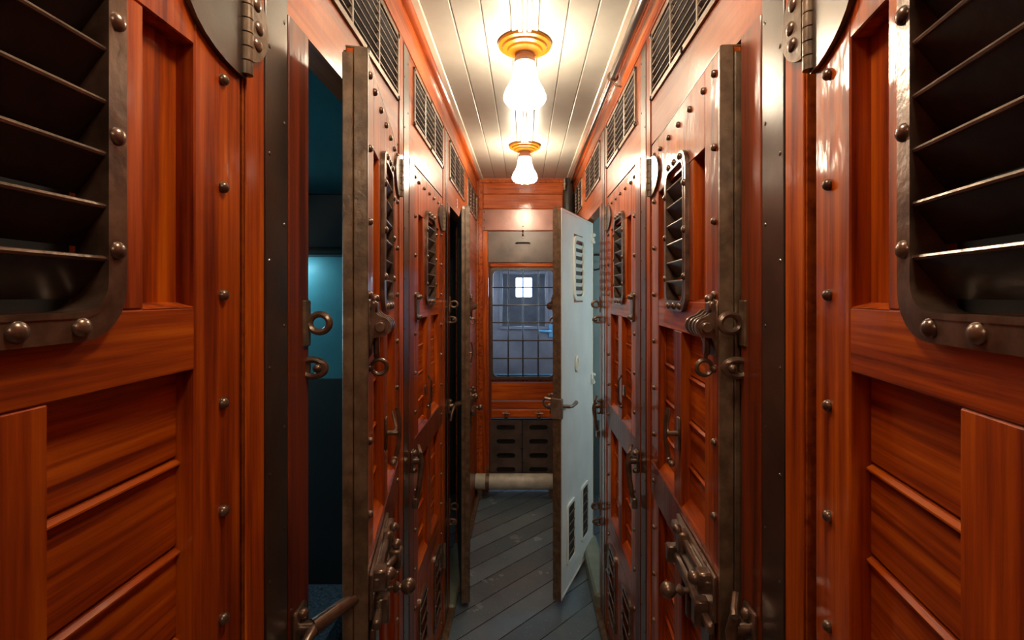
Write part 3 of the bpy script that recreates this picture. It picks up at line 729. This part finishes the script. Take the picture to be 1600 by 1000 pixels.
def hasp(side, h, mode, label):
    t = face_thing('hasp_arm', label, 'latch arm', side, h+.150, cz_(-.555), 'hasp arms between the cell doors')
    part('base', 'hab', lambda m: (m.box(-.02, .02, .005, .014, -.036, .035, .003), m.ball((0, .016, .024), .009), m.ball((0, .016, -.034), .009), m.cyl((0, .012, 0), (0, .034, 0), .012, 14)), 'bronze', t, side, True)
    if mode == 'out':
        part('arm', 'hao', lambda m: (m.tube([(.0, .032, .0), (-.04, .060, .006), (-.09, .094, .006), (-.20, .112, .004)], [.015, .012, .009, .008], 12), m.box(-.225, -.20, .102, .126, -.02, .02, .003), m.ball((-.215, .114, .028), .010)), 'bronze', t, side, True)
        part('tail', 'hat', lambda m: m.tube([(.0, .034, 0), (.03, .034, -.004), (.052, .03, -.03), (.058, .024, -.06)], [.010, .008, .007, .006], 10), 'bronze', t, side, True)
    else:
        part('arm', 'had', lambda m: (m.tube([(.0, .034, .02), (0, .040, -.01), (.004, .036, -.06), (.006, .028, -.11), (.004, .022, -.13)], [.009, .011, .009, .008, .006], 12), m.box(-.012, .02, .012, .030, -.155, -.12, .003), m.tube([(-.02, .024, .045), (-.004, .034, .03), (.012, .04, .025)], .006, 8)), 'bronze', t, side, True)
    return t
hasp(1, HY[0], 'out', 'thick iron arm low on the left frame, swung across to the near ajar door')
hasp(1, HY[1], 'down', 'iron arm hanging down between the second and third left doors')
hasp(1, HY[2], 'out', 'thin iron arm reaching across the far left doorway gap')
hasp(-1, HY[0], 'down', 'iron arm low on the right frame beside the near narrow gap')
hasp(-1, HY[1], 'down', 'iron arm hanging down between the second and third right doors')
hasp(-1, HY[2], 'down', 'small iron arm hanging on the right frame before the pale open door')
mb = MB(); mb.box(.352, F+.06, HY[3]-.612, HY[3], 0.0, .085, .012); struct(obj('trim_%d' % tn, mb, 'sage')); tn += 1
mb = MB(); mb.box(-.352, -F-.06, HY[3]-.612, HY[3], 0.0, .030, .008); struct(obj('trim_%d' % tn, mb, 'sage')); tn += 1
# round bolted plate beyond each near hinge
for side, sn in ((1, 'left'), (-1, 'right')):
    t = face_thing('hinge_plate', 'rounded iron hinge plate bolted to the %s wall at the top, nearest the camera' % sn, 'plate', side, HY[0]+.002, cz_(.375), 'rounded hinge plates')
    part('plate', 'hplate', lambda m: m.prism([(0, -.055)]+[(-.05*math.sin(math.radians(a)), -.055*math.cos(math.radians(a))) for a in range(10, 175, 12)]+[(0, .09)], .003, .010), 'brown_metal', t, side, True)
    for (a, b2) in ((-.022, -.025), (-.026, .0), (-.02, .03)): part('bolt', 'hpb', lambda m: m.ball((0, .009, 0), .010, (1, .6, 1)), 'bronze', t, side, True, loc=(a, 0, b2))
# painted cell numeral over the far left doorway
cu_ = bpy.data.curves.new('numeral', 'FONT'); cu_.body = '3'; cu_.size = 0.075; cu_.extrude = 0.0008; cu_.align_x = 'CENTER'
tmp = bpy.data.objects.new('tmp', cu_); COL.objects.link(tmp)
bpy.context.view_layer.update()
me = bpy.data.meshes.new_from_object(tmp.evaluated_get(bpy.context.evaluated_depsgraph_get())); bpy.data.objects.remove(tmp)
no = bpy.data.objects.new('numeral', me); COL.objects.link(no); me.materials.clear(); me.materials.append(M['white_mark'])
no.rotation_euler = (PI/2, 0, PI/2); no.location = (-F+.002, 2.72, 2.078)
tag(no, 'small white painted numeral on the wall above the far left doorway', 'numeral')

# ------------------------------------------------------------- inside the cells
# left cell: upper berth, bench with dark blanket, window
ub = thing('upper_berth', 'dark folded upper berth inside the left open cell', 'berth', (-1.18, 1.50, 0))
part('berth_board', 'ubb', lambda m: m.box(-.70, .70, -.03, .045, cz_(.12), cz_(.31), .006), 'cell_dark', ub)
part('berth_rail', 'ubr', lambda m: m.cyl((-.68, -.035, cz_(.13)), (.70, -.035, cz_(.13)), .012, 10), 'dark_strip', ub, smooth=True)
sl = thing('strip_light', 'small bluish strip light under the upper berth of the left cell', 'light', (-.80, 1.46, cz_(.095)))
part('light_body', 'slb', lambda m: m.box(-.10, .10, -.02, .02, 0, .02, .003), 'slat_metal', sl)
part('light_tube', 'slt', lambda m: m.cyl((-.09, 0, -.008), (.09, 0, -.008), .009, 10), 'strip_glow', sl, smooth=True)
bn = thing('bench', 'low bench with a dark speckled blanket inside the left open cell', 'bench', (-1.16, 1.16, 0))
part('seat_board', 'bsb', lambda m: m.box(-.70, .70, -.36, .36, .58, .62, .005), 'wood_dark', bn)
part('front_board', 'bfb', lambda m: m.box(.66, .69, -.36, .36, 0, .58, .004), 'cell_dark', bn)
bk = tag(obj('blanket', MB().box(-1.84, -.50, .81, 1.51, .622, .69, .02), 'blanket'), 'dark speckled wool blanket on the bench in the left cell', 'blanket')
def cellwin(sd, y0, y1, z0, z1, mat, n, fm='cell_dark'):
    x = -sd*(CW-.004)
    mb = MB(); mb.box(x, x+sd*.004, y0, y1, z0, z1); o = struct(obj('window_%d' % n, mb, mat))
    mb = MB()
    for a in (y0-.02, y1): mb.box(x, x+sd*.03, a, a+.02, z0-.02, z1+.02, .003)
    for a in (z0-.02, z1): mb.box(x, x+sd*.03, y0, y1, a, a+.02, .003)
    for q in range(1, 4):
        yy = y0+(y1-y0)*q/4; mb.cyl((x+sd*.012, yy, z0), (x+sd*.012, yy, z1), .006, 8)
    f_ = obj('window_frame', mb, fm); f_.parent = o
cellwin(1, 1.0, 1.3, 1.35, 1.75, 'day_cell', 4)
cellwin(1, 2.85, 3.0, 1.45, 1.65, 'day_cell', 5)  # unseen small pane, sized for the light it gives this cell
cellwin(-1, 2.7, 3.2, 1.35, 1.85, 'day_wash', 6)  # unseen glowing pane added to brighten the washroom
mb = MB(); mb.box(-F-WT, -CW, 1.533, 1.544, 0, cz_(-.27)); struct(obj('trim_%d' % tn, mb, 'cell_dark')); tn += 1  # added dark sheet; its colour stands in for shade low on the partition
# pale washroom on the right
mb = MB(); mb.box(F+WT, CW, 3.806, 3.819, 0, cz_(-1.0)); struct(obj('trim_%d' % tn, mb, 'wash_dado')); tn += 1
hk2 = thing('coat_hook', 'black coat hook on the pale wall seen behind the open white door', 'hook', (.575, 3.80, cz_(.23)))
part('hook_rail', 'chr', lambda m: m.box(-.13, .30, -.010, .012, .075, .09, .002), 'dark_strip', hk2)
part('hook_arm', 'cha', lambda m: m.tube([(.02, 0, .03), (.02, -.03, .01), (.01, -.05, -.03), (-.03, -.055, -.04), (-.05, -.05, -.02)], .007, 8), 'black_rubber', hk2, smooth=True)
